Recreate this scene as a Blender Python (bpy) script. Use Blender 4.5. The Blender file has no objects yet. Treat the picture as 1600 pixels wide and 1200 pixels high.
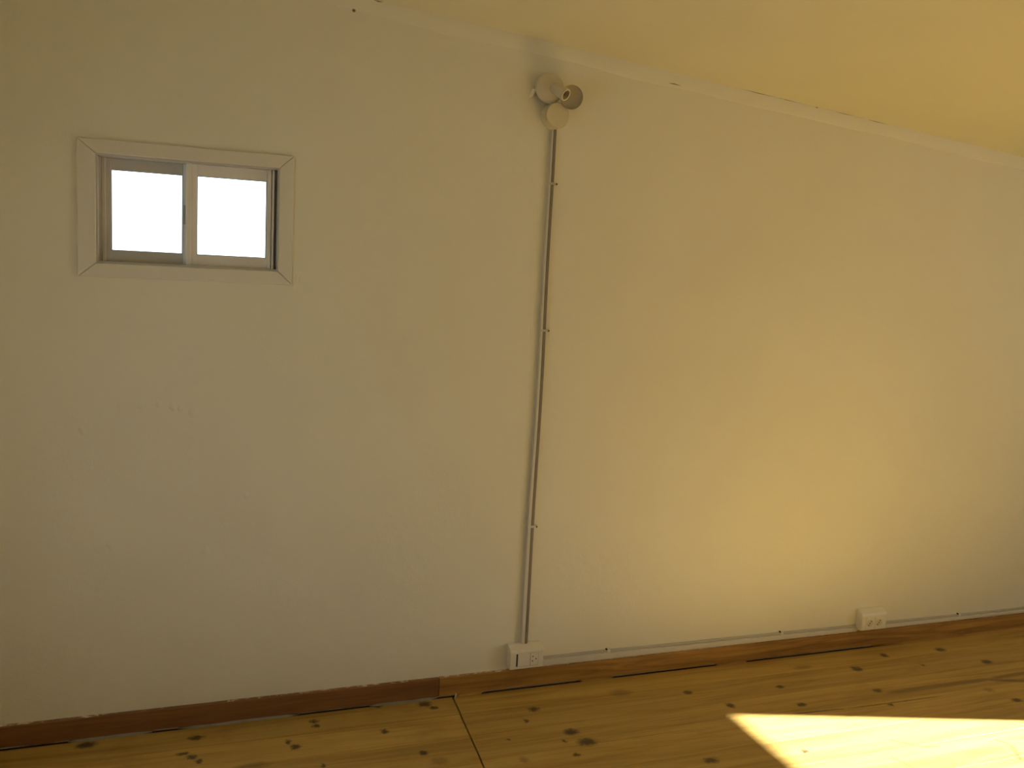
import bpy, bmesh, math, random
from mathutils import Vector, Matrix

S = bpy.context.scene
C = S.collection
random.seed(7)
PI = math.pi

# ------------------------------------------------------------------ camera
cam = bpy.data.cameras.new('camera')
cam.sensor_width = 36.0
cam.lens = 31.5
cam.clip_start = 0.02
co = bpy.data.objects.new('camera', cam)
C.objects.link(co)
right = Vector((0.93979791, -0.33791589, 0.05091888))
up = Vector((-0.0045708, 0.13655972, 0.9906213))
fwd = Vector((0.34170015, 0.93121657, -0.12679399))
m = Matrix((right, up, -fwd)).transposed().to_4x4()
m.translation = Vector((0.0, -3.0, 1.567))
co.matrix_world = m
S.camera = co

# ------------------------------------------------------------------ sky
SKY_TOP = (0.60, 0.77, 1.0)
SKY_HORIZON = (0.89, 0.98, 1.0)
SKY_STRENGTH = 3.3
w = bpy.data.worlds.new('hazy_sky')
S.world = w
w.use_nodes = True
nt = w.node_tree
nt.nodes.clear()
wo = nt.nodes.new('ShaderNodeOutputWorld')
bg = nt.nodes.new('ShaderNodeBackground')
tc = nt.nodes.new('ShaderNodeTexCoord')
sp = nt.nodes.new('ShaderNodeSeparateXYZ')
rp = nt.nodes.new('ShaderNodeValToRGB')
e = rp.color_ramp.elements
e[0].position = 0.0
e[0].color = (*SKY_HORIZON, 1)
e[1].position = 0.55
e[1].color = (*SKY_TOP, 1)
nt.links.new(tc.outputs['Generated'], sp.inputs[0])
nt.links.new(sp.outputs['Z'], rp.inputs[0])
nt.links.new(rp.outputs[0], bg.inputs['Color'])
bg.inputs['Strength'].default_value = SKY_STRENGTH
nt.links.new(bg.outputs[0], wo.inputs[0])

# ------------------------------------------------------------------ sun (through the window in the right wall)
SUN_EL = math.radians(27.31)
SUN_AZ = Vector((0.958, -0.286, 0)).normalized()
sd = bpy.data.lights.new('sun', 'SUN')
sd.energy = 52.0
sd.color = (1.0, 0.985, 1.0)
sd.angle = math.radians(0.6)
so = bpy.data.objects.new('sun', sd)
C.objects.link(so)
to_sun = Vector((SUN_AZ.x * math.cos(SUN_EL), SUN_AZ.y * math.cos(SUN_EL), math.sin(SUN_EL)))
so.rotation_euler = to_sun.to_track_quat('Z', 'Y').to_euler()
so.location = (9, -3, 6)

# ------------------------------------------------------------------ exposure
S.view_settings.view_transform = 'Standard'
S.view_settings.look = 'None'
S.view_settings.gamma = 1.0
S.view_settings.use_curve_mapping = False
S.view_settings.exposure = -0.03
S.cycles.diffuse_bounces = 8
S.cycles.max_bounces = 14
S.cycles.use_denoising = True

# ------------------------------------------------------------------ materials
class NT:
    def __init__(self, name):
        self.m = bpy.data.materials.new(name)
        self.m.use_nodes = True
        self.t = self.m.node_tree
        self.b = self.t.nodes['Principled BSDF']
    def n(self, kind, **props):
        x = self.t.nodes.new('ShaderNode' + kind)
        for k, v in props.items():
            setattr(x, k, v)
        return x
    def l(self, a, b):
        self.t.links.new(a, b)
    def val(self, sock, v):
        if hasattr(v, 'is_output'):
            self.l(v, sock)
        else:
            sock.default_value = v
    def math(self, op, a, b=None):
        x = self.n('Math', operation=op)
        self.val(x.inputs[0], a)
        if b is not None:
            self.val(x.inputs[1], b)
        return x.outputs[0]
    def vmath(self, op, a, b=None, c=None):
        x = self.n('VectorMath', operation=op)
        for i, v in enumerate((a, b, c)):
            if v is not None:
                self.val(x.inputs[i], v)
        return x.outputs['Value'] if op in ('LENGTH', 'DOT_PRODUCT') else x.outputs['Vector']
    def noise(self, vec, scale, detail=4, rough=0.55, dist=0.0):
        x = self.n('TexNoise')
        x.inputs['Scale'].default_value = scale
        x.inputs['Detail'].default_value = detail
        x.inputs['Roughness'].default_value = rough
        x.inputs['Distortion'].default_value = dist
        if vec is not None:
            self.l(vec, x.inputs['Vector'])
        return x
    def ramp(self, fac, stops):
        x = self.n('ValToRGB')
        el = x.color_ramp.elements
        while len(el) < len(stops):
            el.new(0.5)
        for q, (p, c) in zip(el, stops):
            q.position = p
            q.color = (*c, 1)
        self.l(fac, x.inputs[0])
        return x.outputs[0]
    def rng(self, v, a, b, c=0.0, d=1.0, smooth=True):
        x = self.n('MapRange')
        if smooth:
            x.interpolation_type = 'SMOOTHSTEP'
        self.val(x.inputs['Value'], v)
        for nm, q in (('From Min', a), ('From Max', b), ('To Min', c), ('To Max', d)):
            x.inputs[nm].default_value = q
        return x.outputs['Result']
    def mix(self, f, a, b):
        x = self.n('Mix', data_type='RGBA')
        self.val(x.inputs[0], f)
        for s, v in ((x.inputs[6], a), (x.inputs[7], b)):
            if isinstance(v, tuple):
                s.default_value = (*v, 1)
            else:
                self.l(v, s)
        return x.outputs[2]
    def bump(self, h, strength, dist, prev=None):
        x = self.n('Bump')
        x.inputs['Strength'].default_value = strength
        x.inputs['Distance'].default_value = dist
        self.l(h, x.inputs['Height'])
        if prev is not None:
            self.l(prev, x.inputs['Normal'])
        return x.outputs[0]
    def color(self, c):
        self.val(self.b.inputs['Base Color'], (*c, 1) if isinstance(c, tuple) else c)
    def rough(self, r):
        self.val(self.b.inputs['Roughness'], r)
    def normal(self, nrm):
        self.l(nrm, self.b.inputs['Normal'])
    def pos(self):
        return self.n('NewGeometry').outputs['Position']

WALL_COL = (0.80, 0.775, 0.64)

def mat_plaster(name, col, bumps=()):
    a = NT(name)
    p = a.pos()
    big = a.noise(p, 1.3, 3)
    c = a.mix(a.rng(big.outputs['Fac'], 0.35, 0.7), tuple(x * 0.965 for x in col), col)
    a.color(c)
    a.rough(0.62)
    a.b.inputs['Specular IOR Level'].default_value = 0.3
    fine = a.noise(p, 190, 3, 0.6)
    mid = a.noise(p, 22, 4, 0.6)
    nrm = a.bump(fine.outputs['Fac'], 0.22, 0.003)
    nrm = a.bump(mid.outputs['Fac'], 0.16, 0.010, nrm)
    if bumps:
        wob = a.vmath('SCALE', a.vmath('SUBTRACT', a.noise(p, 45, 2).outputs['Color'], (0.5, 0.5, 0.5)))
        wob.node.inputs['Scale'].default_value = 0.02
        q = a.vmath('ADD', p, wob)
        tot = None
        for x, z, r, hgt in bumps:
            s = 1.0 / r
            d = a.vmath('LENGTH', a.vmath('MULTIPLY_ADD', q, (s, 0.0, s * 0.8), (-x * s, 0.0, -z * s * 0.8)))
            v = a.rng(d, 1.0, 0.2, 0.0, hgt)
            tot = v if tot is None else a.math('ADD', tot, v)
        nrm = a.bump(tot, 0.6, 0.004, nrm)
    a.normal(nrm)
    return a.m

def mat_plain(name, col, rough=0.5, metal=0.0, spec=0.5, grain=0.05, scale=60):
    a = NT(name)
    n = a.noise(a.n('TexCoord').outputs['Object'], scale, 3)
    a.color(a.mix(n.outputs['Fac'], tuple(x * (1 - grain) for x in col), tuple(min(1, x * (1 + grain)) for x in col)))
    a.rough(rough)
    a.b.inputs['Metallic'].default_value = metal
    a.b.inputs['Specular IOR Level'].default_value = spec
    return a.m

# knots of the pine boards: x, y, half length, half width (metres on the floor)
KNOTS = [(-0.295,-0.046,0.034,0.024),(0.035,-0.087,0.031,0.017),(-0.006,-0.177,0.023,0.011),(0.022,-0.203,0.016,0.019),(0.041,-0.235,0.013,0.015),(0.318,-0.185,0.012,0.016),(0.338,-0.223,0.018,0.020),(0.415,-0.073,0.019,0.013),(0.419,-0.105,0.015,0.017),(0.813,-0.046,0.028,0.023),(0.837,-0.081,0.017,0.013),(0.635,-0.199,0.015,0.017),(0.729,-0.361,0.015,0.015),(1.183,-0.178,0.022,0.022),(1.127,-0.254,0.010,0.013),(1.251,-0.362,0.030,0.024),(1.277,-0.434,0.038,0.030),(1.204,-0.411,0.009,0.011),(1.208,-0.499,0.015,0.015),(1.024,-0.356,0.009,0.008),(0.409,-0.358,0.010,0.015),(0.649,-0.018,0.018,0.014),(1.807,-0.201,0.021,0.019),(1.909,-0.331,0.019,0.021),(2.193,-0.247,0.020,0.014),(2.617,-0.187,0.028,0.025),(2.834,-0.105,0.020,0.022),(3.134,-0.115,0.031,0.022),(2.559,-0.371,0.023,0.019),(2.182,-0.394,0.022,0.017),(2.524,-0.480,0.012,0.012),(3.239,-0.267,0.031,0.020),(3.056,-0.576,0.027,0.020),(2.929,-0.225,0.010,0.010),(1.628,-0.645,0.030,0.021),(1.974,-0.679,0.014,0.014),
         (2.10,-1.05,0.02,0.02),(2.6,-1.3,0.025,0.02),(1.4,-0.95,0.02,0.02),(0.6,-0.85,0.025,0.02),(3.3,-1.0,0.03,0.02)]
FAINT = [(0.766,-0.422,0.034,0.024),(1.031,-0.484,0.019,0.022),(3.020,-0.479,0.025,0.02),(1.55,-0.14,0.05,0.03),(2.4,-0.12,0.05,0.02),(0.2,-0.30,0.06,0.02)]
# long dark streaks: x0, y0, x1, y1, half width
STREAKS = [(2.58,-0.397,3.13,-0.401,0.017),(3.08,-0.402,3.30,-0.470,0.014),(3.10,-0.401,3.60,-0.380,0.014),
           (2.106,-0.446,2.33,-0.462,0.006),(2.33,-0.462,2.78,-0.473,0.005),(2.244,-0.779,2.266,-0.860,0.004),
           (2.322,-0.687,2.40,-0.760,0.004),(2.40,-0.760,2.47,-0.775,0.005),(2.703,-0.786,2.735,-0.829,0.007),(2.735,-0.829,2.673,-0.925,0.009)]

def mat_floor():
    a = NT('varnished_pine')
    p = a.pos()
    inf = a.n('ObjectInfo')
    rnd = inf.outputs['Random']
    sh = a.n('CombineXYZ')
    a.l(a.math('MULTIPLY', rnd, 37.0), sh.inputs[0])
    a.l(a.math('MULTIPLY', rnd, 11.0), sh.inputs[1])
    q = a.vmath('ADD', p, sh.outputs[0])
    g1 = a.noise(a.vmath('MULTIPLY', q, (1.1, 16, 4)), 1.0, 5, 0.6, 1.2)
    g2 = a.noise(a.vmath('MULTIPLY', q, (3.0, 110, 10)), 1.0, 3, 0.6, 0.4)
    blot = a.noise(q, 5.0, 4, 0.6)
    base = a.ramp(g1.outputs['Fac'], [(0.28, (0.32, 0.195, 0.044)), (0.50, (0.46, 0.30, 0.076)), (0.72, (0.54, 0.37, 0.105))])
    base = a.mix(a.rng(g2.outputs['Fac'], 0.55, 0.75, 0, 0.35), base, (0.24, 0.115, 0.028))
    base = a.mix(a.rng(blot.outputs['Fac'], 0.55, 0.75, 0, 0.4), base, (0.30, 0.165, 0.045))
    tone = a.n('HueSaturation')
    a.l(base, tone.inputs['Color'])
    a.l(a.rng(rnd, 0, 1, 0.88, 1.10, False), tone.inputs['Value'])
    col = tone.outputs[0]
    wob = a.vmath('SCALE', a.vmath('SUBTRACT', a.noise(p, 70, 3).outputs['Color'], (0.5, 0.5, 0.5)))
    wob.node.inputs['Scale'].default_value = 0.03
    k = a.vmath('ADD', p, wob)
    w2 = a.vmath('SCALE', wob)
    w2.node.inputs['Scale'].default_value = 0.3
    k2 = a.vmath('ADD', p, w2)
    def ell(x, y, rx, ry, hi):
        sx, sy = 1 / rx, 1 / ry
        d = a.vmath('LENGTH', a.vmath('MULTIPLY_ADD', k, (sx, sy, 0), (-x * sx, -y * sy, 0)))
        return a.rng(d, 1.25, 0.35, 0, hi)
    tot = None
    for x, y, rx, ry in KNOTS:
        v = ell(x, y, rx, ry, 0.9)
        tot = v if tot is None else a.math('MAXIMUM', tot, v)
    for x, y, rx, ry in FAINT:
        tot = a.math('MAXIMUM', tot, ell(x, y, rx, ry, 0.4))
    for x0, y0, x1, y1, r in STREAKS:
        dx, dy = x1 - x0, y1 - y0
        L = math.hypot(dx, dy)
        ux, uy = dx / L, dy / L
        s = a.vmath('DOT_PRODUCT', k2, (ux, uy, 0))
        t = a.vmath('DOT_PRODUCT', k2, (-uy, ux, 0))
        s0 = (x0 + x1) / 2 * ux + (y0 + y1) / 2 * uy
        t0 = -x0 * uy + y0 * ux
        du = a.math('DIVIDE', a.math('SUBTRACT', s, s0), L / 2)
        dv = a.math('DIVIDE', a.math('SUBTRACT', t, t0), r)
        d = a.math('ADD', a.math('POWER', a.math('ABSOLUTE', du), 6.0), a.math('MULTIPLY', dv, dv))
        tot = a.math('MAXIMUM', tot, a.rng(d, 1.5, 0.1, 0, 0.55))
    col = a.mix(tot, col, (0.055, 0.032, 0.014))
    a.color(col)
    a.rough(a.rng(g2.outputs['Fac'], 0.3, 0.7, 0.40, 0.55))
    a.b.inputs['Specular IOR Level'].default_value = 0.35
    a.normal(a.bump(g2.outputs['Fac'], 0.12, 0.002))
    return a.m

def mat_baseboard(name, dark, light):
    a = NT(name)
    p = a.pos()
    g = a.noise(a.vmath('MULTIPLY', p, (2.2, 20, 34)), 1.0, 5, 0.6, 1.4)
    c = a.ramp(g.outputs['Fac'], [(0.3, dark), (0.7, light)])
    # wall paint slopped over the top edge
    s = a.n('SeparateXYZ')
    a.l(p, s.inputs[0])
    n = a.noise(p, 60, 3)
    h = a.math('ADD', s.outputs['Z'], a.math('MULTIPLY', n.outputs['Fac'], 0.007))
    c = a.mix(a.rng(h, 0.0785, 0.0805, 0, 0.75), c, WALL_COL)
    a.color(c)
    a.rough(0.5)
    a.b.inputs['Specular IOR Level'].default_value = 0.35
    return a.m

BUMPS = [(-0.189,1.080,.014,.5),(-0.134,1.084,.012,.6),(-0.081,1.088,.012,.8),(-0.04,1.079,.014,1),(-0.015,1.075,.012,.8),(0.022,1.063,.016,.7),
         (-0.301,1.009,.014,1),(0.188,0.781,.010,1),(-0.224,0.637,.015,1.2),(-0.25,0.64,.03,.6),(0.319,0.94,.03,.6),(0.06,0.603,.016,.5),
         (0.335,1.492,.016,.7),(0.34,1.505,.012,.6),(0.328,1.478,.012,.6),(0.0,0.72,.06,.5),(-0.1,0.85,.09,.5),(0.25,0.68,.07,.5),(0.40,1.0,.05,.5),
         (0.43,1.30,.02,.5),(-0.35,0.75,.05,.5)]
M_WALL = mat_plaster('cream_plaster', WALL_COL, BUMPS)
M_WALL2 = mat_plaster('cream_plaster_plain', WALL_COL)
M_CEIL = mat_plaster('cream_ceiling_paint', (0.775, 0.735, 0.535))
M_CASING = mat_plain('cream_gloss_paint', (0.72, 0.695, 0.60), 0.45, 0, 0.4, 0.03, 30)
M_ALU = mat_plain('grey_aluminium', (0.80, 0.78, 0.74), 0.45, 0.0, 0.5, 0.05, 90)
M_ALU_D = mat_plain('shaded_aluminium', (0.56, 0.545, 0.51), 0.5, 0.0, 0.5, 0.05, 90)  # aluminium darkened in colour for the shade on the deeper-set sash
M_STILE = mat_plain('white_aluminium', (0.88, 0.86, 0.80), 0.4, 0, 0.5, 0.02, 60)
M_LATCH = mat_plain('grey_latch', (0.30, 0.32, 0.32), 0.5)
M_RUBBER = mat_plain('dark_gasket', (0.06, 0.055, 0.05), 0.7)
M_FLOOR = mat_floor()
M_SUB = mat_plain('dark_subfloor', (0.045, 0.028, 0.014), 0.9)
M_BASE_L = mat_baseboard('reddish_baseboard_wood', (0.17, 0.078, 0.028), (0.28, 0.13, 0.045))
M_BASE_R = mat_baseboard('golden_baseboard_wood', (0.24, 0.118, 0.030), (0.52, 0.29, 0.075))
M_PVC = mat_plain('white_plastic', (0.76, 0.72, 0.60), 0.38, 0, 0.5, 0.02, 40)
M_PVC2 = mat_plain('old_white_plastic', (0.66, 0.60, 0.41), 0.42, 0, 0.5, 0.05, 25)
M_TRUNK = mat_plain('pale_grey_trunking', (0.66, 0.63, 0.55), 0.40, 0, 0.5, 0.04, 30)
M_TRUNK_D = mat_plain('grey_trunking_edge', (0.50, 0.47, 0.40), 0.45, 0, 0.4, 0.04, 30)
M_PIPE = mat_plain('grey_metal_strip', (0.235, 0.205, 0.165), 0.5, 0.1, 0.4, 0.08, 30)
M_DARK = mat_plain('dark_hole', (0.03, 0.022, 0.014), 0.8)
M_LAMP = mat_plain('aged_cream_enamel', (0.67, 0.62, 0.47), 0.45, 0, 0.45, 0.05, 30)
M_LAMP_IN = mat_plain('grey_shade_inside', (0.42, 0.37, 0.27), 0.5, 0.0, 0.4, 0.06, 40)
M_CERAMIC = mat_plain('socket_ceramic', (0.62, 0.575, 0.45), 0.4, 0, 0.5, 0.04, 40)
M_BRASS = mat_plain('dull_brass_thread', (0.36, 0.29, 0.19), 0.5, 0.5, 0.5, 0.1, 80)
M_SCREW = mat_plain('tarnished_screw', (0.24, 0.19, 0.11), 0.55, 0.4)
M_CAULK = mat_plain('grey_gap_filler', (0.27, 0.26, 0.22), 0.85, 0, 0.2, 0.25, 25)
M_CRACK = mat_plain('dark_crack', (0.22, 0.145, 0.07), 0.9)
M_CHIP = mat_plain('white_plaster_chip', (0.85, 0.80, 0.66), 0.8)

def mat_glass():
    a = NT('window_glass')
    a.color((0.97, 0.985, 0.98))
    a.rough(0.02)
    a.b.inputs['Transmission Weight'].default_value = 1.0
    a.b.inputs['IOR'].default_value = 1.45
    # thin clear pane: daylight passes straight through it as through any thin glazing
    tr = a.n('BsdfTransparent')
    tr.inputs['Color'].default_value = (0.93, 0.95, 0.94, 1)
    gl = a.n('BsdfGlossy')
    gl.inputs['Roughness'].default_value = 0.03
    fr = a.n('Fresnel')
    fr.inputs['IOR'].default_value = 1.5
    mx = a.n('MixShader')
    a.l(fr.outputs[0], mx.inputs[0])
    a.l(tr.outputs[0], mx.inputs[1])
    a.l(gl.outputs[0], mx.inputs[2])
    out = [x for x in a.t.nodes if x.type == 'OUTPUT_MATERIAL'][0]
    a.l(mx.outputs[0], out.inputs['Surface'])
    a.t.nodes.remove(a.b)
    return a.m
M_GLASS = mat_glass()

# ------------------------------------------------------------------ mesh helpers
def link(name, bm, mat, parent=None, smooth=False, bevel=0.0, seg=2):
    me = bpy.data.meshes.new(name)
    bmesh.ops.recalc_face_normals(bm, faces=bm.faces)
    bm.to_mesh(me)
    bm.free()
    me.materials.append(mat)
    o = bpy.data.objects.new(name, me)
    C.objects.link(o)
    if parent:
        o.parent = parent
    if smooth:
        for f in me.polygons:
            f.use_smooth = True
        try:
            me.set_sharp_from_angle(angle=math.radians(35))
        except Exception:
            pass
    if bevel:
        b = o.modifiers.new('bevel', 'BEVEL')
        b.width = bevel
        b.segments = seg
        b.limit_method = 'ANGLE'
        b.angle_limit = math.radians(40)
    return o

def empty(name, loc=(0, 0, 0), parent=None):
    o = bpy.data.objects.new(name, None)
    o.empty_display_size = 0.05
    C.objects.link(o)
    o.location = loc
    if parent:
        o.parent = parent
    return o

def tag(o, label, cat, group=None):
    o['label'] = label
    o['category'] = cat
    if group:
        o['group'] = group
    return o

def struct(o):
    o['kind'] = 'structure'
    return o

def box(bm, a, b):
    v = [bm.verts.new((x, y, z)) for x in (a[0], b[0]) for y in (a[1], b[1]) for z in (a[2], b[2])]
    for f in ((0, 1, 3, 2), (4, 6, 7, 5), (0, 4, 5, 1), (2, 3, 7, 6), (0, 2, 6, 4), (1, 5, 7, 3)):
        bm.faces.new([v[i] for i in f])
    return v

def boxes(*bb):
    bm = bmesh.new()
    for a, b in bb:
        box(bm, a, b)
    return bm

def prism(pts, off):
    """closed polygon pts (3d) extruded by vector off"""
    bm = bmesh.new()
    a = [bm.verts.new(p) for p in pts]
    b = [bm.verts.new(Vector(p) + Vector(off)) for p in pts]
    bm.faces.new(a)
    bm.faces.new(b[::-1])
    n = len(pts)
    for i in range(n):
        bm.faces.new((a[i], b[i], b[(i + 1) % n], a[(i + 1) % n]))
    return bm

def lathe(prof, seg=40, axis=(0, -1, 0), org=(0, 0, 0)):
    """profile (r, h) turned round axis; r == 0 closes"""
    q = Vector(axis).normalized().to_track_quat('Z', 'Y')
    org = Vector(org)
    bm = bmesh.new()
    rows = []
    for r, h in prof:
        if r <= 1e-7:
            rows.append([bm.verts.new(org + q @ Vector((0, 0, h)))])
        else:
            rows.append([bm.verts.new(org + q @ Vector((r * math.cos(2 * PI * i / seg), r * math.sin(2 * PI * i / seg), h))) for i in range(seg)])
    for A, B in zip(rows, rows[1:]):
        for i in range(seg):
            j = (i + 1) % seg
            if len(A) == 1 and len(B) == 1:
                continue
            if len(A) == 1:
                bm.faces.new((A[0], B[i], B[j]))
            elif len(B) == 1:
                bm.faces.new((A[i], B[0], A[j]))
            else:
                bm.faces.new((A[i], B[i], B[j], A[j]))
    return bm

def tube(bm, p0, p1, r, seg=10):
    p0, p1 = Vector(p0), Vector(p1)
    q = (p1 - p0).normalized().to_track_quat('Z', 'Y')
    R = [[bm.verts.new(p + q @ Vector((r * math.cos(2 * PI * i / seg), r * math.sin(2 * PI * i / seg), 0))) for i in range(seg)] for p in (p0, p1)]
    for i in range(seg):
        j = (i + 1) % seg
        bm.faces.new((R[0][i], R[0][j], R[1][j], R[1][i]))
    bm.faces.new(R[0][::-1])
    bm.faces.new(R[1])

# ------------------------------------------------------------------ room
XL, XR, YF, T = -0.85, 5.3, -5.2, 0.12
def ceil_z(x):
    return 2.449 - 0.0850 * x
# openings
WX0, WX1, WZ0, WZ1 = -0.258, 0.276, 1.522, 1.848          # small sliding window in the back wall
DY0, DY1, DZ, DSILL = -1.4195, -3.1, 1.92, 1.14                         # sunny window in the right wall
LY0, LY1, LZ0, LZ1, TL = -0.95, -2.1, 0.85, 1.48, 0.22                  # window in the left wall

def wall_xz(name, y0, y1, x0, x1, hole, mat):
    """wall in the xz plane with a sloping top, hole = (x0,x1,z0,z1)"""
    bm = bmesh.new()
    def quad(a, b, zl, zh):
        pts = []
        zt = lambda x: ceil_z(x) + 0.02 if zh is None else zh
        zb = lambda x: zl
        P = [(a, zb(a)), (b, zb(b)), (b, zt(b)), (a, zt(a))]
        A = [bm.verts.new((x, y0, z)) for x, z in P]
        B = [bm.verts.new((x, y1, z)) for x, z in P]
        bm.faces.new(A)
        bm.faces.new(B[::-1])
        for i in range(4):
            bm.faces.new((A[i], B[i], B[(i + 1) % 4], A[(i + 1) % 4]))
    if hole:
        hx0, hx1, hz0, hz1 = hole
        quad(x0, hx0, -0.1, None)
        quad(hx1, x1, -0.1, None)
        quad(hx0, hx1, -0.1, hz0)
        quad(hx0, hx1, hz1, None)
    else:
        quad(x0, x1, -0.1, None)
    return struct(link(name, bm, mat))

wall_back = wall_xz('wall_back', 0, T, XL - TL, XR + T, (WX0, WX1, WZ0, WZ1), M_WALL)
wall_front = wall_xz('wall_front', YF - T, YF, XL - TL, XR + T, None, M_WALL2)
zr, zl_ = ceil_z(XR) + 0.02, ceil_z(XL) + 0.02
wall_right = struct(link('wall_right', boxes(((XR, DY0, -0.1), (XR + T, 0, zr)), ((XR, YF, -0.1), (XR + T, DY1, zr)), ((XR, DY1, DZ), (XR + T, DY0, zr)), ((XR, DY1, -0.1), (XR + T, DY0, DSILL))), M_WALL2))
wall_left = struct(link('wall_left', boxes(((XL - TL, LY0, -0.1), (XL, 0, zl_)), ((XL - TL, YF, -0.1), (XL, LY1, zl_)), ((XL - TL, LY1, -0.1), (XL, LY0, LZ0)), ((XL - TL, LY1, LZ1), (XL, LY0, zl_))), M_WALL2))

x0, x1 = XL - TL, XR + T
ceiling = struct(link('ceiling', prism([(x0, T, ceil_z(x0)), (x1, T, ceil_z(x1)), (x1, T, ceil_z(x1) + 0.1), (x0, T, ceil_z(x0) + 0.1)], (0, YF - 2 * T, 0)), M_CEIL))
# hairline cracks where the ceiling meets the joint strip
for a, b, wd in ((0.558, 0.592, 0.004), (1.965, 2.10, 0.0025), (2.12, 2.21, 0.002), (2.295, 2.31, 0.004), (2.39, 2.48, 0.002), (2.55, 2.645, 0.0025)):
    za, zb = ceil_z(a), ceil_z(b)
    link('crack', prism([(a, -0.0055, za - 0.0005), ((a + b) / 2, -0.0055, (za + zb) / 2 - wd), (b, -0.0055, zb - 0.0005)], (0, 0.005, 0)), M_CRACK, ceiling)

# taped joint strip under the ceiling, a thin painted band along the wall top
bm = bmesh.new()
N = 26
top, bot, botw = [], [], []
rr = random.Random(3)
for i in range(N + 1):
    x = XL + (XR - XL) * i / N
    hgt = 0.050 + rr.uniform(-0.006, 0.006)
    top.append(bm.verts.new((x, -0.0050, ceil_z(x))))
    bot.append(bm.verts.new((x, -0.0045, ceil_z(x) - hgt + 0.010)))
    botw.append(bm.verts.new((x, 0.0, ceil_z(x) - hgt)))
for i in range(N):
    bm.faces.new((top[i], top[i + 1], bot[i + 1], bot[i]))
    bm.faces.new((bot[i], bot[i + 1], botw[i + 1], botw[i]))
trim = struct(link('trim_1', bm, M_WALL2, None, True))
link('crack', prism([(1.645, -0.0050, 2.268), (1.66, -0.0050, 2.266), (1.70, -0.0050, 2.264), (1.67, -0.0050, 2.269)], (0, 0.0045, 0)), M_CRACK, trim)
link('nail_hole', lathe([(0.0, 0.0), (0.006, 0.0), (0.005, 0.0015), (0, 0.002)], 10, (0, -1, 0), (0.498, 0.0005, 2.361)), M_CRACK, wall_back)
# torn flake of plaster standing off the wall beside the lamp base
link('plaster_flake', prism([(1.108, 0.001, 2.160), (1.116, -0.008, 2.166), (1.127, -0.010, 2.186), (1.120, 0.001, 2.190)], (0.003, -0.002, -0.003)), M_CHIP, wall_back)

# floor
floor = struct(link('floor', boxes(((x0, YF - T, -0.10), (x1, T, -0.021))), M_SUB))
link('dark_gap_batten', boxes(((XL, -0.0185, -0.021), (XR, 0.0, -0.005))), M_SUB, floor)  # dark batten added so the gap under the baseboard reads as shade
def board(xa0, xa1, xb0, xb1, y0, y1, dz):
    """board with chamfered upper edges; ends may be skew (a = far side y0, b = near side y1)"""
    c = 0.0003
    bm = bmesh.new()
    L = [(xa0, y0), (xa1, y0), (xb1, y1), (xb0, y1)]
    I = [(xa0 + c, y0 - c), (xa1 - c, y0 - c), (xb1 - c, y1 + c), (xb0 + c, y1 + c)]
    A = [bm.verts.new((x, y, -0.021)) for x, y in L]
    B = [bm.verts.new((x, y, dz - c)) for x, y in L]
    D = [bm.verts.new((x, y, dz)) for x, y in I]
    bm.faces.new(A[::-1])
    bm.faces.new(D)
    for P, Q in ((A, B), (B, D)):
        for i in range(4):
            j = (i + 1) % 4
            bm.faces.new((P[i], P[j], Q[j], Q[i]))
    return link('floorboard', bm, M_FLOOR, floor)
BW = 0.15
rb = random.Random(11)
y = -0.0195
k = 0
while y > YF:
    y1 = max(-BW * (k + 1), YF)
    seam = lambda yy: 0.925 + 0.066 * yy
    g = 0.0005
    d1, d2 = rb.uniform(-0.0003, 0.0), rb.uniform(-0.0003, 0.0)
    j = rb.uniform(-0.002, 0.002)
    board(XL, seam(y) - 0.0028 + j, XL, seam(y1) - 0.0028 + j, y - g, y1 + g, d1)
    board(seam(y) + 0.0028 + j, XR, seam(y1) + 0.0028 + j, XR, y - g, y1 + g, d2)
    y = y1
    k += 1

# baseboard: two boards butted at x = 0.873, a ragged gap below with old filler
bb = struct(empty('baseboard_back', (0, 0, 0)))
def base_piece(xa, xb, mat, nseg):
    bm = bmesh.new()
    r = random.Random(int(xa * 100) + 5)
    prof = lambda zb, zt: [(0.0, zb), (-0.014, zb), (-0.014, zt - 0.004), (-0.010, zt), (0.0, zt)]
    rows = []
    for i in range(nseg + 1):
        x = xa + (xb - xa) * i / nseg
        zb = 0.004 + r.uniform(-0.002, 0.003)
        zt = 0.0755 + r.uniform(-0.001, 0.001)
        rows.append([bm.verts.new((x, yy, zz)) for yy, zz in prof(zb, zt)])
    for A, B in zip(rows, rows[1:]):
        for i in range(5):
            jx = (i + 1) % 5
            bm.faces.new((A[i], B[i], B[jx], A[jx]))
    bm.faces.new(rows[0])
    bm.faces.new(rows[-1][::-1])
    return link('board', bm, mat, bb)
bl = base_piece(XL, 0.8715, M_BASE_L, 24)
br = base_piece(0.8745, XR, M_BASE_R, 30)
bl['label'] = 'darker reddish board of the baseboard'
br['label'] = 'golden brown board of the baseboard'
rf = random.Random(5)
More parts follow.
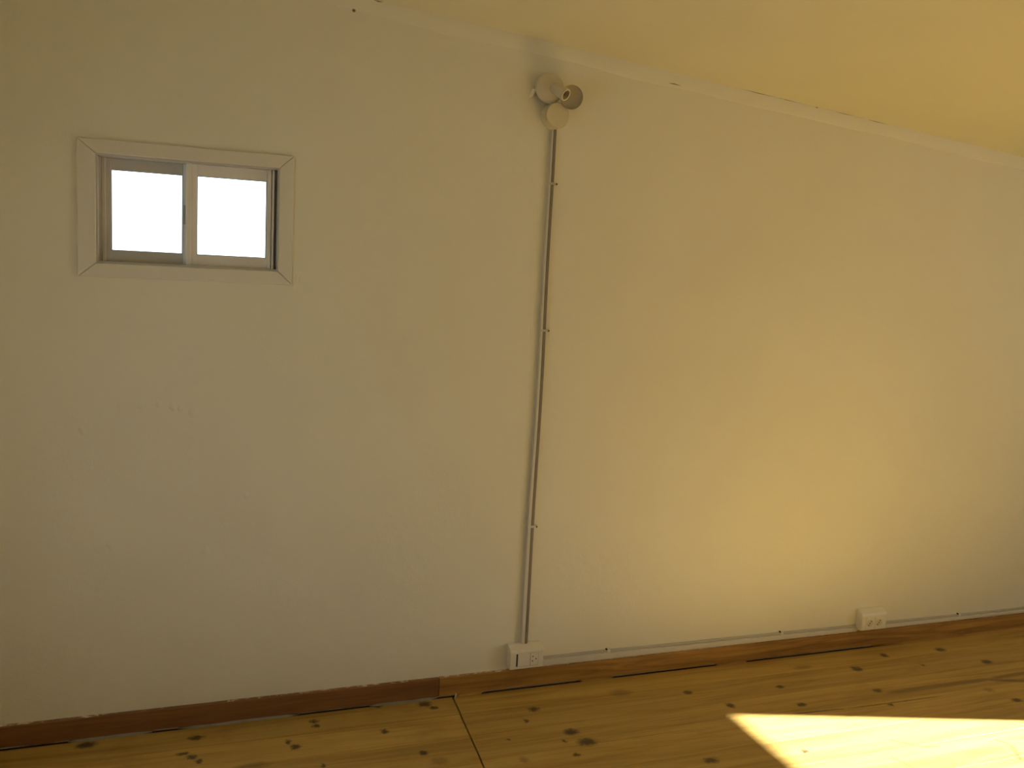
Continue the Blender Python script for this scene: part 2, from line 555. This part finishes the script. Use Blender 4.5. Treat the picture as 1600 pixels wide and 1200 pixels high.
for a, b in ((-0.35, -0.10), (-0.02, 0.37), (0.62, 0.865), (0.94, 1.04), (1.44, 1.58), (2.05, 2.2), (2.85, 5.2)):
    n = 8
    bm = bmesh.new()
    rows = []
    for i in range(n + 1):
        x = a + (b - a) * i / n
        hgt = 0.001 if i in (0, n) else rf.uniform(0.004, 0.007)
        wd = 0.0135 if i in (0, n) else rf.uniform(0.020, 0.024)
        rows.append([bm.verts.new(v) for v in ((x, -0.006, -0.0006), (x, -wd, -0.0006), (x, -0.0135, hgt), (x, -0.006, hgt))])
    for A, B in zip(rows, rows[1:]):
        for i in range(4):
            jx = (i + 1) % 4
            bm.faces.new((A[i], B[i], B[jx], A[jx]))
    bm.faces.new(rows[0])
    bm.faces.new(rows[-1][::-1])
    link('gap_filler', bm, M_CAULK if b < 0.9 else M_BASE_R, bb)

# ------------------------------------------------------------------ window in the back wall
win = struct(empty('window_1', (0.009, 0, WZ0)))
def wobj(name, bm, mat, parent=win, **kw):
    o = link(name, bm, mat, parent, **kw)
    o.matrix_parent_inverse = Matrix.Translation((-0.009, 0, -WZ0)) if parent is win else Matrix.Identity(4)
    return o
ox0, ox1, oz0, oz1 = -0.308, 0.320, 1.480, 1.889
pr = 0.009
def casing(pts):
    bm = prism([(x, 0.0, z) for x, z in pts], (0, -pr, 0))
    return wobj('casing', bm, M_CASING, bevel=0.0022)
g = 0.0006
casing([(ox0 + g, oz1), (WX0 + g, WZ1), (WX1 - g, WZ1), (ox1 - g, oz1)])
casing([(ox0 + g, oz0), (WX0 + g, WZ0), (WX1 - g, WZ0), (ox1 - g, oz0)])
casing([(ox0, oz0 + g), (WX0, WZ0 + g), (WX0, WZ1 - g), (ox0, oz1 - g)])
casing([(ox1, oz0 + g), (WX1, WZ0 + g), (WX1, WZ1 - g), (ox1, oz1 - g)])
def ring(xa, xb, za, zb, wl, wr, wb, wt, y0, y1):
    return boxes(((xa, y0, za), (xa + wl, y1, zb)), ((xb - wr, y0, za), (xb, y1, zb)),
                 ((xa + wl, y0, za), (xb - wr, y1, za + wb)), ((xa + wl, y0, zb - wt), (xb - wr, y1, zb)))
# outer aluminium frame with its two tracks
fb = ring(WX0, WX1, WZ0, WZ1, 0.005, 0.005, 0.006, 0.006, 0.004, 0.105)
box(fb, (WX0 + 0.001, 0.088, WZ0), (-0.231, 0.104, WZ1))
box(fb, (WX0 + 0.001, 0.050, WZ0), (-0.2462, 0.0885, WZ1))
box(fb, (0.247, 0.052, WZ0), (WX1 - 0.001, 0.104, WZ1))
wobj('window_frame', fb, M_ALU_D)
wobj('jamb_channel', boxes(((-0.2455, 0.052, WZ0 + 0.004), (-0.234, 0.10, WZ1 - 0.004)), ((-0.2375, 0.049, WZ0 + 0.004), (-0.2335, 0.0525, WZ1 - 0.004))), M_ALU, bevel=0.0008)
wobj('jamb_channel', boxes(((0.256, 0.012, WZ0 + 0.004), (0.2625, 0.05, WZ1 - 0.004)), ((0.246, 0.016, WZ0 + 0.004), (0.2535, 0.05, WZ1 - 0.004))), M_ALU, bevel=0.0008)
# left sash runs on the outer track, right sash on the inner one
def sash(xa, xb, wl, wr, y0, y1, glass, mat, stile_mat, lo, hi):
    gx0, gx1, gz0, gz1 = glass
    o = wobj('sash', boxes(((xa, y0, lo), (gx0, y1, hi)), ((gx1, y0, lo), (xb, y1, hi))), stile_mat, bevel=0.0012)
    r1 = wobj('rail', boxes(((gx0 - 0.0005, y0 + 0.002, lo), (gx1 + 0.0005, y1 - 0.002, gz0))), mat, o, bevel=0.001)
    r2 = wobj('rail', boxes(((gx0 - 0.0005, y0 + 0.002, gz1), (gx1 + 0.0005, y1 - 0.002, hi))), mat, o, bevel=0.001)
    ym = (y0 + y1) / 2
    wobj('pane', boxes(((gx0 - 0.004, ym - 0.002, gz0 - 0.004), (gx1 + 0.004, ym + 0.002, gz1 + 0.004))), M_GLASS, o)
    t = 0.0018
    wobj('gasket', ring(gx0, gx1, gz0, gz1, t, t, t, t, ym - 0.006, ym - 0.003), M_RUBBER, o)
    return o
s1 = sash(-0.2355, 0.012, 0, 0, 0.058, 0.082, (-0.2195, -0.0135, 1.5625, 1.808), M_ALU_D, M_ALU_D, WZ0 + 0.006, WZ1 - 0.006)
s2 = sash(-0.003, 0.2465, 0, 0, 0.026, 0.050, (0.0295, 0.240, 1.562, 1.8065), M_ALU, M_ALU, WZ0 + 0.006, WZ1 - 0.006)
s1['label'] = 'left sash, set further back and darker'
s2['label'] = 'right sash, nearer and paler'
wobj('meeting_stile', boxes(((-0.003, 0.020, WZ0 + 0.006), (0.0125, 0.026, WZ1 - 0.006)), ((0.009, 0.0165, WZ0 + 0.006), (0.0125, 0.0205, WZ1 - 0.006))), M_STILE, s2, bevel=0.0008)
wobj('latch', boxes(((-0.0095, 0.054, 1.655), (-0.0035, 0.058, 1.715))), M_LATCH, s1, bevel=0.001)

# ------------------------------------------------------------------ windows in the right and left walls (outside the frame)
d = struct(empty('window_3', (XR, 0, DSILL)))
bm = boxes(((XR + T, DY0, DSILL - 0.07), (XR + T + 0.03, DY0 + 0.07, DZ + 0.07)), ((XR + T, DY1 - 0.07, DSILL - 0.07), (XR + T + 0.03, DY1, DZ + 0.07)),
           ((XR + T, DY1, DZ), (XR + T + 0.03, DY0, DZ + 0.07)), ((XR + T, DY1, DSILL - 0.07), (XR + T + 0.03, DY0, DSILL)))
o = link('window_frame', bm, M_CASING, d)
o.location = (-XR, 0, -DSILL)
wl = struct(empty('window_2', (XL, 0, 0)))
o = link('window_frame', boxes(((XL - 0.18, LY1, LZ0), (XL - 0.14, LY1 + 0.04, LZ1)), ((XL - 0.18, LY0 - 0.04, LZ0), (XL - 0.14, LY0, LZ1)),
         ((XL - 0.18, LY1 + 0.04, LZ0), (XL - 0.14, LY0 - 0.04, LZ0 + 0.04)), ((XL - 0.18, LY1 + 0.04, LZ1 - 0.04), (XL - 0.14, LY0 - 0.04, LZ1))), M_ALU, wl)
o.location = (-XL, 0, 0)
# ------------------------------------------------------------------ outlet boxes
def wall_box(x0, x1, name='socket_box'):
    root = empty(name, ((x0 + x1) / 2, 0, 0.088))
    def add(nm, bm, mat, parent=root, **kw):
        o = link(nm, bm, mat, parent, **kw)
        if parent is root:
            o.location = (-(x0 + x1) / 2, 0, -0.088)
        return o
    pts = [(x0, 0.0, 0.086), (x0, -0.038, 0.089), (x0, -0.040, 0.092), (x0, -0.040, 0.155), (x0, -0.036, 0.164), (x0, -0.012, 0.176), (x0, 0.0, 0.178)]
    add('box', prism(pts, (x1 - x0, 0, 0)), M_PVC, bevel=0.003, seg=3)
    return root, add

b1, add = wall_box(1.136, 1.268)
tag(b1, 'white surface outlet box with light switch and socket, where the vertical conduit ends', 'outlet')
add('module_frame', ring(1.158, 1.248, 0.0995, 0.1505, 0.0015, 0.0015, 0.0015, 0.0015, -0.0408, -0.0385), M_TRUNK_D)
add('switch_recess', boxes(((1.160, -0.0412, 0.1015), (1.1645, -0.039, 0.149))), M_DARK)
rk = prism([(1.1655, -0.040, 0.1015), (1.1655, -0.0435, 0.1015), (1.190, -0.0425, 0.1015), (1.2145, -0.0405, 0.1015), (1.2145, -0.039, 0.1015)], (0, 0, 0.0475))
add('switch_rocker', rk, M_PVC, bevel=0.0006)
add('seam', boxes(((1.2146, -0.0406, 0.101), (1.2158, -0.0395, 0.1495))), M_SCREW)
ins = add('socket_insert', boxes(((1.216, -0.0420, 0.1015), (1.2465, -0.039, 0.149))), M_PVC, bevel=0.0006)
for hx, hz in ((1.2245, 0.1355), (1.2235, 0.1175), (1.2375, 0.1255)):
    link('pin_hole', lathe([(0, 0.0), (0.0024, 0.0), (0.0024, 0.0006), (0, 0.0006)], 12, (0, -1, 0), (hx, -0.0418, hz)), M_DARK, ins)

b2, add = wall_box(2.756, 2.888)
tag(b2, 'white surface outlet box with two sockets, at the right over the baseboard', 'outlet')
for cx in (2.797, 2.845):
    ins = add('socket_insert', boxes(((cx - 0.020, -0.0425, 0.098), (cx + 0.020, -0.039, 0.148))), M_PVC, bevel=0.0008)
    link('socket_face', lathe([(0.0165, 0.0), (0.0165, 0.0012), (0.0150, 0.0014), (0.0145, 0.0004), (0, 0.0004)], 24, (0, -1, 0), (cx, -0.0423, 0.122)), M_PVC2, ins, True)
    for dx, dz in ((0.006, 0.0085), (0.0, 0.0), (-0.006, -0.0085)):
        link('pin_hole', lathe([(0, 0.0), (0.0026, 0.0), (0.0026, 0.0008), (0, 0.0008)], 12, (0, -1, 0), (cx + dx, -0.0424, 0.122 + dz)), M_DARK, ins)

# ------------------------------------------------------------------ horizontal trunking on top of the baseboard
def trunk(x0, x1, z0, z1, clips, label):
    """z0, z1: top edge height at the two ends"""
    root = empty('cable_trunking', (x0, 0, 0.08))
    def add(nm, bm, mat, par=root, **kw):
        o = link(nm, bm, mat, par, **kw)
        if par is root:
            o.location = (-x0, 0, -0.08)
        return o
    n = 12
    zt = lambda x: z0 + (z1 - z0) * (x - x0) / (x1 - x0) + 0.0006 * math.sin(x * 9)
    def strip(f):
        bm = bmesh.new()
        rows = [[bm.verts.new((x, yy, zz)) for yy, zz in f(zt(x))] for x in [x0 + (x1 - x0) * i / n for i in range(n + 1)]]
        q = len(rows[0])
        for A, B in zip(rows, rows[1:]):
            for i in range(q):
                bm.faces.new((A[i], B[i], B[(i + 1) % q], A[(i + 1) % q]))
        bm.faces.new(rows[0])
        bm.faces.new(rows[-1][::-1])
        return bm
    add('channel', strip(lambda t: [(0, 0.0775), (-0.013, 0.0775), (-0.0145, 0.080), (-0.0145, t - 0.012), (-0.0125, t - 0.010), (0, t - 0.010)]), M_TRUNK)
    add('cable', strip(lambda t: [(0, t - 0.0098), (-0.005, t - 0.0098), (-0.0065, t - 0.007), (-0.006, t - 0.003), (-0.003, t), (0, t)]), M_TRUNK_D)
    for cx in clips:
        t = zt(cx)
        c = add('clip', prism([(cx - 0.006, -0.0066, t - 0.012), (cx + 0.006, -0.0066, t - 0.012), (cx + 0.005, -0.0075, t + 0.002), (cx - 0.005, -0.0075, t + 0.002)], (0, -0.0022, 0)), M_PVC)
        link('nail', lathe([(0, 0), (0.0035, 0), (0.0035, 0.007), (0.002, 0.0085), (0, 0.0085)], 10, (0, -1, 0), (cx - 0.009, 0, t + 0.002)), M_DARK, c)
    return root
tag(trunk(1.268, 2.756, 0.1135, 0.105, (1.558, 2.368), ''), 'pale grey cable trunking on the baseboard, running between the two outlet boxes', 'cable trunking')
tag(trunk(2.888, XR, 0.1045, 0.096, (3.343,), ''), 'pale grey cable trunking leaving the right outlet box for the right edge', 'cable trunking')

# ------------------------------------------------------------------ vertical conduit
vc = empty('wall_conduit', (1.205, 0, 0.178))
tag(vc, 'thin vertical grey conduit from the round junction box down to the outlet box', 'conduit')
def vstrip(f, z0, z1, n=24):
    bm = bmesh.new()
    rows = [[bm.verts.new((xx, yy, z0 + (z1 - z0) * i / n)) for xx, yy in f(z0 + (z1 - z0) * i / n)] for i in range(n + 1)]
    q = len(rows[0])
    for A, B in zip(rows, rows[1:]):
        for i in range(q):
            bm.faces.new((A[i], B[i], B[(i + 1) % q], A[(i + 1) % q]))
    bm.faces.new(rows[0][::-1])
    bm.faces.new(rows[-1])
    return bm
def cxz(z):                                    # slight bow of the strip along its height
    return 1.2045 + 0.0045 * math.sin((z - 0.3) * 1.55) + 0.0015 * math.sin(z * 7)
def light_w(z):                                # the pale strip shows less towards the top
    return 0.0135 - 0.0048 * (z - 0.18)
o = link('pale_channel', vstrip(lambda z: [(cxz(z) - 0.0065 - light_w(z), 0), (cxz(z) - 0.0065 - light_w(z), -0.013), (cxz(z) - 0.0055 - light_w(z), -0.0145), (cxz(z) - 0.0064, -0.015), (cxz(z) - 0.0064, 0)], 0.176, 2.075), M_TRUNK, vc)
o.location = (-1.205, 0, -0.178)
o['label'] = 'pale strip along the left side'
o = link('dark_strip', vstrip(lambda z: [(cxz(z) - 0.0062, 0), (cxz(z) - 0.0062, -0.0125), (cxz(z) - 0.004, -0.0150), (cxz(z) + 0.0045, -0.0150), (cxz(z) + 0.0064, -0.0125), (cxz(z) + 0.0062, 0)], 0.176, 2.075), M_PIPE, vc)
o.location = (-1.205, 0, -0.178)
o['label'] = 'dark grey strip along the right side'
for z in (1.873, 1.355, 0.629):
    c = link('clip', boxes(((cxz(z) - 0.0085 - light_w(z), -0.0172, z - 0.004), (cxz(z) + 0.0078, -0.0152, z + 0.004)), ((cxz(z) + 0.0067, -0.0165, z - 0.004), (cxz(z) + 0.019, 0, z + 0.004))), M_TRUNK_D if z > 1 else M_TRUNK, vc, bevel=0.001)
    c.location = (-1.205, 0, -0.178)
    link('nail', lathe([(0, 0), (0.0028, 0), (0.0028, 0.003), (0, 0.004)], 10, (0, -1, 0), (cxz(z) + 0.0155, -0.0155, z - 0.001)), M_DARK, c)

# ------------------------------------------------------------------ round junction box
jb = empty('junction_box', (1.205, 0, 2.062))
tag(jb, 'round cream junction box with plain lid, on top of the vertical conduit', 'junction box')
JX, JZ = 1.201, 2.102
o = link('box', lathe([(0.0, 0.0), (0.044, 0.0), (0.044, 0.039), (0.0, 0.039)], 44, (0, -1, 0), (JX, 0, JZ)), M_PVC2, jb, True)
o.location = (-1.205, 0, -2.062)
o = link('lid', lathe([(0.0, 0.039), (0.0425, 0.039), (0.0425, 0.048), (0.0405, 0.0505), (0.0, 0.0515)], 44, (0, -1, 0), (JX, 0, JZ)), M_PVC2, jb, True)
o.location = (-1.205, 0, -2.062)

# ------------------------------------------------------------------ wall lamp without bulb
LX, LZ = 1.172, 2.192
lamp = empty('wall_lamp', (LX, 0, LZ))
tag(lamp, 'old cream wall lamp with bare tilted bulb socket, above the junction box', 'lamp')
def ladd(nm, bm, mat, par=lamp, **kw):
    o = link(nm, bm, mat, par, **kw)
    if par is lamp:
        o.location = (-LX, 0, -LZ)
    return o
ladd('mounting_ring', lathe([(0.0, 0.0), (0.043, 0.0), (0.043, 0.022), (0, 0.022)], 40, (0, -1, 0), (LX + 0.004, 0, LZ)), M_DARK, smooth=True)
ba = Vector((-0.10, -1.0, 0.06)).normalized()
ladd('base_plate', lathe([(0.0, 0.0), (0.050, 0.0), (0.0515, 0.002), (0.0515, 0.008), (0.049, 0.013), (0.042, 0.018), (0.022, 0.022), (0.0, 0.023)], 48, ba, (LX + 0.003, -0.021, LZ)), M_LAMP, smooth=True)
ladd('screw', lathe([(0.0, 0.0), (0.0048, 0.0), (0.0042, 0.0025), (0, 0.003)], 12, ba, (1.172, -0.0425, 2.190)), M_SCREW, smooth=True)
# swivel knuckle and bulb socket, mouth turned down, out and to the right
sa = Vector((0.50, -0.72, -0.48)).normalized()
s_end = Vector((1.207, -0.098, 2.162))
s_start = s_end - sa * 0.066
sk = ladd('socket', lathe([(0.0, 0.0), (0.012, 0.0), (0.0165, 0.004), (0.0185, 0.012), (0.0195, 0.030), (0.0205, 0.060), (0.0205, 0.066), (0.0165, 0.066), (0.0158, 0.055), (0.0150, 0.020), (0.0, 0.020)], 40, sa, s_start), M_CERAMIC, smooth=True)
link('thread_shell', lathe([(0.0150 + (0.0006 if i % 2 else 0.0), 0.022 + i * 0.0035) for i in range(9)] + [(0.0140, 0.050), (0.0136, 0.022), (0.0, 0.0215)], 32, sa, s_start), M_BRASS, sk, True)
link('contact', lathe([(0, 0.020), (0.004, 0.020), (0.004, 0.026), (0, 0.027)], 12, sa, s_start), M_SCREW, sk, True)
bm = bmesh.new()
tube(bm, (1.185, -0.030, 2.186), s_start + sa * 0.006, 0.0085, 14)
ladd('knuckle', bm, M_LAMP, smooth=True)
# second head: a shallow metal shade, open side towards the room, beside the socket
ca = Vector((-0.22, -0.93, -0.18)).normalized()
cc = Vector((1.2385, -0.068, 2.163))
sh = ladd('shade', lathe([(0.0, -0.026), (0.020, -0.026), (0.034, -0.018), (0.0395, -0.004), (0.0405, 0.004), (0.0395, 0.004), (0.0380, -0.001), (0.030, -0.004), (0.0, -0.005)], 48, ca, cc), M_LAMP_IN, smooth=True)
sh['label'] = 'grey round shade'
bm = bmesh.new()
tube(bm, (1.198, -0.030, 2.184), cc - ca * 0.024, 0.008, 14)
ladd('arm', bm, M_LAMP, smooth=True)

# ------------------------------------------------------------------ chip of plaster on the floor
ch = link('plaster_chip', prism([(0.0, 0.0, 0.0), (0.006, 0.002, 0.0), (0.008, 0.006, 0.0), (0.002, 0.008, 0.0)], (0.001, -0.002, 0.013)), M_CHIP)
ch.location = (0.931, -0.026, 0.0)
tag(ch, 'tiny white plaster chip on the floor by the baseboard joint', 'chip')
